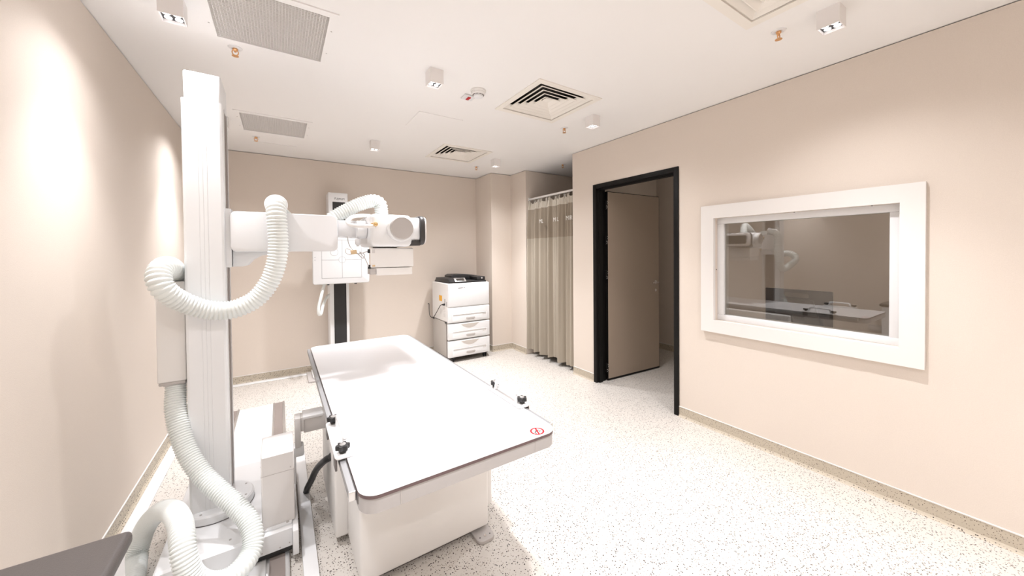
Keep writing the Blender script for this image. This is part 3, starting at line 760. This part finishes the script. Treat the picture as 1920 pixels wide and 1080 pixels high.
# black cable from the table pedestal to the floor strip
o = MB().tube([(0.235, 2.12, 0.395), (0.212, 2.10, 0.378), (0.194, 2.12, 0.362), (0.175, 2.20, 0.305), (0.153, 2.30, 0.222), (0.135, 2.38, 0.130), (0.118, 2.44, 0.06), (0.112, 2.47, 0.018)], 0.0175, 16).build('power_cable', M['black'])
tag(o, 'thick black cable running from the table pedestal down to the white floor strip', 'cable')

# ------------------------------------------------------------------ wall detector stand
ws = empty('wall_detector_stand', (0.6, 4.8, 0), 'white wall stand with a square detector panel in front of the back wall', 'X-ray detector stand')
MB().box((0.25, 4.60, 0), (0.95, 5.0, 0.018), 0.004).build('base_plate', M['grey'], ws)
MB().box((0.30, 4.66, 0.018), (0.90, 4.98, 0.05), 0.01, 2).build('base_cover', M['white'], ws)
wc = MB().box((0.490, 4.725, 0.05), (0.703, 4.95, 2.185), 0.008, 3).build('column', M['white'], ws)
MB().box((0.535, 4.722, 0.12), (0.671, 4.728, 2.075), 0.002, 1).build('black_belt', M['belt'], wc)
MB().text('FUJIFILM', 0.035, face_front((0.612, 4.7245, 2.112)), sx=0.85).build('lettering', M['inkdark'], wc, smooth=False)
MB().box((0.44, 4.58, 1.25), (0.76, 4.723, 1.62), 0.01, 2).build('panel_carriage', M['whiteb'], ws)
PZ0, PZ1 = 1.112, 1.655
M['detw'] = new_mat('off_white_panel', (0.66, 0.655, 0.65), 0.5)
dp = MB().prism(rrect(0.60, (PZ0 + PZ1) / 2, 0.592, PZ1 - PZ0, 0.022), 'y', 4.50, 4.585, 0.006, 3).build('detector_panel', M['detw'], ws)
mb = MB()
yF = 4.4993; t = 0.003
def line(x0, z0, x1, z1): mb.box((x0 - (t / 2 if x0 == x1 else 0), yF, z0 - (t / 2 if z0 == z1 else 0)), (x1 + (t / 2 if x0 == x1 else 0), yF + 0.0008, z1 + (t / 2 if z0 == z1 else 0)))
for a, b, c, d in ((0.392, 1.178, 0.392, 1.612), (0.807, 1.178, 0.807, 1.612), (0.392, 1.178, 0.807, 1.178), (0.392, 1.612, 0.807, 1.612), (0.601, 1.178, 0.601, 1.612), (0.392, 1.386, 0.566, 1.386), (0.636, 1.386, 0.807, 1.386)): line(a, b, c, d)
for x, z, r in ((0.601, 1.386, 0.036), (0.520, 1.473, 0.040)):
    mb.tube([(x + r * cos(2 * pi * k / 24), yF + 0.0008, z + r * sin(2 * pi * k / 24)) for k in range(24)], 0.0012, 6, 0.006, closed=True)
for z in (1.415, 1.385): mb.box((0.318, yF, z), (0.335, yF + 0.0008, z + 0.003))
mb.build('alignment_marks', M['ink'], dp, smooth=False)
for x in (0.455, 0.745): MB().box((x - 0.012, 4.51, PZ0 - 0.012), (x + 0.012, 4.55, PZ0 + 0.002), 0.002).build('panel_foot', M['black'], dp)
MB().tube([(0.423, 4.565, 1.12), (0.405, 4.55, 1.06), (0.385, 4.54, 0.979), (0.358, 4.54, 0.86), (0.357, 4.545, 0.79), (0.372, 4.56, 0.765), (0.388, 4.58, 0.79), (0.408, 4.62, 0.86), (0.452, 4.70, 0.942), (0.497, 4.77, 0.968)], 0.0165, 14).build('cable_hose', M['hose'], ws)

# ------------------------------------------------------------------ film printer
pr = empty('film_printer', (2.14, 4.65, 0), 'white three-drawer printer on castors with black top, in the back corner', 'printer')
QX0, QX1, QY0, QY1 = 1.838, 2.46, 4.372, 4.945
M['cab'] = new_mat('beige_grey_cabinet', (0.50, 0.465, 0.43), 0.5)
M['recess'] = new_mat('warm_grey_recess', (0.60, 0.555, 0.51), 0.6)
body = MB().box((QX0, QY0 + 0.02, 0.535), (QX1, QY1, 1.047), 0.012, 3).build('upper_body', M['cream'], pr)
MB().box((QX0 + 0.004, QY0, 0.735), (QX1 - 0.002, QY0 + 0.04, 1.045), 0.014, 3).build('front_cover', M['white'], pr)
MB().box((1.985, QY0 - 0.001, 0.981), (2.052, QY0 + 0.001, 0.989)).box((2.062, QY0 - 0.001, 0.983), (2.085, QY0 + 0.001, 0.988)).build('logo_text', M['ink'], pr, smooth=False)
MB().tube([(1.99, QY0 - 0.0005, 1.004), (2.03, QY0 - 0.0005, 1.012), (2.07, QY0 - 0.0005, 1.003)], 0.0012, 6, 0.008).build('logo_swoosh', M['lgrey'], pr)
for k, (z0, z1) in enumerate(((0.525, 0.727), (0.300, 0.515), (0.068, 0.288))):
    d = MB().box((QX0 - 0.002, QY0, z0), (QX1, QY0 + 0.045, z1), 0.012, 3).build('drawer', M['white'], pr)
    MB().prism(rrect(2.155, z0 + 0.062, 0.52, 0.092, 0.008), 'y', QY0 - 0.006, QY0 + 0.01, 0.003).build('drawer_plate', M['white'], d)
    MB().box((1.905, QY0 - 0.010, z0 + 0.103), (2.40, QY0 - 0.001, z0 + 0.112), 0.002).build('painted_shadow_line', M['lgrey'], d)  # grey strip put in as a painted shadow line on the drawer
    MB().prism([(2.09, z0 + 0.045), (2.11, z0 + 0.03), (2.21, z0 + 0.03), (2.23, z0 + 0.045), (2.22, z0 + 0.062), (2.10, z0 + 0.062)], 'y', QY0 - 0.0095, QY0 - 0.004, 0.001).build('drawer_pull', M['grey'], d)
    MB().box((2.345, QY0 - 0.0075, z0 + 0.078), (2.395, QY0 - 0.0055, z0 + 0.092)).build('size_marks', M['lgrey'], d)
    if k:
        pts = [(2.02 + 0.27 * i / 14, z1 - 0.016 - 0.058 * (1 - ((i - 7) / 7) ** 2)) for i in range(15)]
        MB().prism(pts, 'y', QY0 - 0.0015, QY0 + 0.004).build('finger_recess', M['recess'], d)
cab = MB().box((QX0 + 0.002, QY0 + 0.045, 0.062), (QX1 - 0.004, QY1 - 0.01, 0.527), 0.006, 2).build('lower_cabinet', M['cab'], pr)
MB().box((QX0 - 0.001, QY0 + 0.046, 0.07), (QX0 + 0.006, QY0 + 0.062, 0.52)).build('dark_gap', M['dgrey'], cab)
for y in (QY0 + 0.075, QY1 - 0.05): MB().box((QX0 - 0.012, y - 0.02, 0.519), (QX0 + 0.004, y + 0.02, 0.534), 0.003).build('joint_clip', M['black'], cab)
# black top
bt = MB().box((QX0 + 0.03, QY0 + 0.035, 1.04), (QX1 - 0.03, QY1 - 0.02, 1.072), 0.01, 2).build('black_top', M['black'], pr)
MB().prism([(QY0 + 0.03, 1.068), (QY0 + 0.09, 1.108), (QY1 - 0.06, 1.108), (QY1 - 0.03, 1.068)], 'x', QX0 + 0.035, QX0 + 0.255, 0.006, 2).build('panel_mount', M['black'], bt)
scr_r = Matrix.Rotation(radians(-56), 3, 'X')
MB().box((QX0 + 0.115, QY0 + 0.047, 1.055), (QX0 + 0.28, QY0 + 0.057, 1.125), 0.004, 2, rot=Matrix.Rotation(radians(-52), 3, 'X')).build('screen_bezel', M['alu'], bt)
MB().box((QX0 + 0.14, QY0 + 0.0455, 1.064), (QX0 + 0.258, QY0 + 0.051, 1.116), 0.001, 1, rot=Matrix.Rotation(radians(-52), 3, 'X')).build('screen', M['screen'], bt)
MB().prism([(2.02, 1.07), (2.43, 1.07), (2.43, 1.125), (2.20, 1.148), (2.06, 1.148), (2.02, 1.13)], 'y', QY0 + 0.30, QY1 - 0.02, 0.008, 2).box((2.30, QY0 + 0.06, 1.068), (2.43, QY0 + 0.32, 1.122), 0.012, 2).build('output_tray', M['black'], bt)
MB().lathe([(0.012, 0), (0.010, -0.002), (0.002, -0.002)], (2.375, QY0 + 0.06, 1.10), 'y', 16).build('tray_button', M['grey'], bt)
# marks on the left side
MB().box((QX0 - 0.001, 4.575, 0.80), (QX0 + 0.001, 4.68, 0.875)).build('amber_label', M['yellow'], pr, smooth=False)
mb = MB()
for k in range(9): mb.box((QX0 - 0.0012, 4.59 + 0.003 * k, 0.69 - 0.008 * k), (QX0 + 0.001, 4.66, 0.6935 - 0.008 * k))
for k in range(6):
    for j in range(3): mb.box((QX0 - 0.0012, 4.46 + 0.025 * j, 0.60 + 0.022 * k), (QX0 + 0.001, 4.475 + 0.025 * j, 0.61 + 0.022 * k))
mb.build('vent_slots', M['lgrey'], pr, smooth=False)
MB().box((QX0 - 0.002, 4.47, 0.755), (QX0 + 0.002, 4.483, 0.84), 0.001).build('power_inlet', M['black'], pr)
MB().box((QX0 - 0.002, 4.408, 0.745), (QX0 + 0.002, 4.418, 0.81), 0.001).build('power_switch', M['black'], pr)
for x in (QX0 + 0.075, QX1 - 0.06):
    for y in (QY0 + 0.05, QY1 - 0.08):
        c = MB().box((x - 0.025, y - 0.02, 0.045), (x + 0.025, y + 0.03, 0.066), 0.004).build('castor', M['black'], pr)
        for a, b in ((-0.022, -0.008), (0.008, 0.022)): MB().cyl((x, y, 0.027), 0.027, a, b, 'x', 24, 0.003).build('wheel', M['black'], c)
MB().box((QX0 + 0.02, QY0 + 0.03, 0.058), (QX1 - 0.02, QY1 - 0.03, 0.068)).build('base_frame', M['dgrey'], pr)
o = MB().tube([(1.834, 4.475, 0.768), (1.812, 4.495, 0.766), (1.800, 4.54, 0.751), (1.800, 4.61, 0.699), (1.805, 4.72, 0.62), (1.790, 4.80, 0.550), (1.768, 4.86, 0.575), (1.780, 4.92, 0.66), (1.80, 4.98, 0.72), (1.80, 5.022, 0.72)], 0.0048, 10).lathe([(0.006, 1.795), (0.013, 1.815), (0.014, 1.834)], (0, 4.475, 0.768), 'x', 12).build('power_cord', M['black'], pr)

# ------------------------------------------------------------------ curtain and track
CXc, CYa, CYb = 3.0, 3.186, 4.142
tr = empty('curtain_track', (CXc, 3.66, 2.2), 'slim pale curtain track across the alcove opening', 'curtain track')
MB().box((CXc - 0.012, CYa - 0.0, 2.192), (CXc + 0.012, 4.148, 2.216), 0.003).build('track', M['frame'], tr)
mb = MB().box((CXc - 0.02, 4.14, 2.18), (CXc + 0.02, 4.15, 2.23), 0.002)
mb.build('end_bracket', M['frame'], tr)
cu = empty('alcove_curtain', (CXc, 3.66, 0), 'floor-length grey-beige curtain with a darker lettered top band, closing the alcove', 'curtain')
def fold(y, f):
    s = (y - CYa) / (CYb - CYa)
    a = 0.034 * sin(2 * pi * 5.6 * s + 1.3 * sin(2 * pi * 1.3 * s + 0.4)) + 0.013 * sin(2 * pi * 12.7 * s + 1.1) + 0.007 * sin(2 * pi * 23.1 * s)
    return a * f
def cloth(z0, z1, nz, ff, mat, name, parent, th=0.0018, lift=0.0):
    t = bmesh.new(); N = 260; G = []
    for side in (0, 1):
        g = []
        for i in range(N + 1):
            y = CYa + (CYb - CYa) * i / N; row = []
            for j in range(nz + 1):
                z = z0 + (z1 - z0) * j / nz
                if j == 0 and z0 < 0.2: z += 0.012 * sin(23 * y) + 0.02 * (y - CYa)
                if j == nz and z1 > 2.1: z += 0.012 - 0.042 * abs(sin(pi * (y - CYa - 0.035) / ((CYb - CYa - 0.06) / 10)))
                hgt = (2.18 - z) / 2.18
                flare = (y - 3.66) * 0.0 + (0.03 * hgt if y > 3.95 else 0.0)
                x = CXc + fold(y + 0.012 * hgt * sin(9 * y), ff(z)) - 0.012 * hgt + (th if side else 0)
                row.append(t.verts.new((x, y, z)))
            g.append(row)
        G.append(g)
    for side in (0, 1):
        for i in range(N):
            for j in range(nz):
                q = (G[side][i][j], G[side][i + 1][j], G[side][i + 1][j + 1], G[side][i][j + 1])
                t.faces.new(q if side else q[::-1])
    for i in range(N):
        for j in (0, nz):
            t.faces.new((G[0][i][j], G[0][i + 1][j], G[1][i + 1][j], G[1][i][j]))
    for i in (0, N):
        for j in range(nz): t.faces.new((G[0][i][j], G[0][i][j + 1], G[1][i][j + 1], G[1][i][j]))
    bmesh.ops.recalc_face_normals(t, faces=t.faces[:])
    m = MB(); m._add(t); return m.build(name, mat, parent, angle=70)
ffun = lambda z: 0.45 + 0.55 * min(1, (2.18 - z) / 0.35) + 0.25 * (2.18 - z) / 2.18
cloth(0.055, 1.645, 16, ffun, M['curtain'], 'lower_cloth', cu)
band = cloth(1.645, 2.055, 8, ffun, M['mesh'], 'mesh_band', cu)
cloth(2.055, 2.165, 4, ffun, M['head'], 'heading_tape', cu)
# pinch pleats and hooks
for k in range(11):
    y = CYa + 0.035 + k * (CYb - CYa - 0.06) / 10
    x = CXc + fold(y, ffun(2.12)) - 0.006
    MB().prism([(y - 0.024, 2.176), (y - 0.005, 2.075), (y + 0.004, 2.075), (y + 0.016, 2.176), (y + 0.008, 2.178), (y - 0.001, 2.11), (y - 0.014, 2.18)], 'x', x - 0.006, x + 0.002).build('pleat', M['head'], cu, smooth=False)
    MB().tube([(x, y, 2.15), (CXc, y, 2.178), (CXc, y, 2.193)], 0.002, 6, 0.006).build('hook', M['whiteb'], cu)
for s, y in (('ML', 3.80), ('M L', 3.50), ('MIR', 3.265)):
    x = CXc + min(fold(y + d, ffun(1.86)) for d in (-0.04, -0.02, 0, 0.02, 0.04)) - 0.010
    MB().text(s, 0.075, face_left((x, y, 1.865)), sx=0.95).build('lettering', M['letter'], band, smooth=False)

# ------------------------------------------------------------------ cart in the lower left corner
ct = empty('equipment_cart', (-0.52, 0.95, 0), 'white cart with a grey moulded top, in the lower left corner', 'cart')
MB().box((-0.70, 0.62, 0.06), (-0.325, 1.235, 0.735), 0.012, 3).build('cart_body', M['whiteb'], ct)
pts = rrect(-0.514, 0.937, 0.395, 0.64, 0.014, 6)
tp = MB().prism(pts, 'z', 0.738, 0.772, 0.012, 4).build('moulded_top', M['tray'], ct)
for x in (-0.65, -0.375):
    for y in (0.68, 1.18):
        c = MB().box((x - 0.018, y - 0.018, 0.045), (x + 0.018, y + 0.018, 0.062)).build('castor', M['grey'], ct)
        MB().cyl((x, y, 0.028), 0.028, -0.012, 0.012, 'x', 24, 0.003).build('wheel', M['black'], c)

# socket plate low on the left wall (seen mirrored in the glass)
sp = empty('wall_socket', (XL, 1.37, 0.39), 'grey socket plate low on the left wall, seen only mirrored in the glass', 'socket')
MB().box((XL, 1.30, 0.345), (XL + 0.012, 1.44, 0.435), 0.003).build('plate', M['grey'], sp)
MB().box((XL + 0.012, 1.315, 0.365), (XL + 0.015, 1.425, 0.415), 0.002).build('insert', M['lgrey'], sp)

# ------------------------------------------------------------------ control room
cl = bpy.data.lights.new('control_room_lamp', 'POINT'); cl.energy = 8; cl.shadow_soft_size = 0.12; cl.color = (1.0, 0.93, 0.85)
clo = bpy.data.objects.new('control_room_lamp', cl); clo.location = (3.95, -0.6, 2.45); COL.objects.link(clo)
dk = empty('control_desk', (3.52, 1.2, 0), 'plain desk under the window in the dark control room', 'desk')
MB().box((3.10, 0.55, 0.70), (3.85, 1.85, 0.73), 0.003).build('desktop', M['desk'], dk)
for y in (0.58, 1.80): MB().box((3.14, y - 0.015, 0), (3.82, y + 0.015, 0.70), 0.003).build('side_panel', M['desk'], dk)
mo = empty('computer_monitor', (3.48, 1.16, 0.73), 'black computer monitor seen from behind through the control room window', 'monitor')
MB().box((3.455, 0.935, 0.80), (3.475, 1.375, 1.135), 0.006, 3).build('screen_shell', M['black'], mo)
MB().prism([(0.985, 0.84), (1.325, 0.84), (1.26, 1.06), (1.05, 1.06)], 'x', 3.432, 3.458, 0.006, 2).build('rear_bulge', M['black'], mo)
MB().prism(rrect(1.155, 1.092, 0.16, 0.035, 0.012), 'x', 3.449, 3.457, 0.002).build('vent', M['dgrey'], mo)
MB().box((3.462, 1.12, 0.74), (3.48, 1.19, 0.86), 0.003).build('neck', M['black'], mo)
MB().box((3.39, 1.03, 0.73), (3.55, 1.28, 0.742), 0.004).build('foot', M['black'], mo)

# ------------------------------------------------------------------ world, camera, view
w = bpy.data.worlds.new('world'); scene.world = w; w.use_nodes = True
w.node_tree.nodes['Background'].inputs[0].default_value = (0.02, 0.018, 0.016, 1)
cam = bpy.data.cameras.new('camera'); co = bpy.data.objects.new('camera', cam); COL.objects.link(co)
yaw, pitch, roll, f, cx, cy = 0.573890897, -0.0147439560, -0.00890133788, 670.639180, 958.239266, 483.658995
cyw, syw, cp_, sp_, cr, sr = cos(yaw), sin(yaw), cos(pitch), sin(pitch), cos(roll), sin(roll)
fw = Vector((syw * cp_, cyw * cp_, sp_)); rt = Vector((cyw, -syw, 0)); up = rt.cross(fw)
r2 = rt * cr + up * sr; u2 = -rt * sr + up * cr
co.matrix_world = M4(r2, u2, -fw, (0, 0, 1.45))
cam.sensor_fit = 'HORIZONTAL'; cam.sensor_width = 36; cam.lens = f / 1920 * 36
cam.shift_x = (960 - cx) / 1920; cam.shift_y = (cy - 540) / 1920
cam.clip_start = 0.02
scene.camera = co
vs = scene.view_settings
vs.view_transform = 'Standard'; vs.look = 'None'; vs.gamma = 1; vs.use_curve_mapping = False
vs.exposure = 0.72
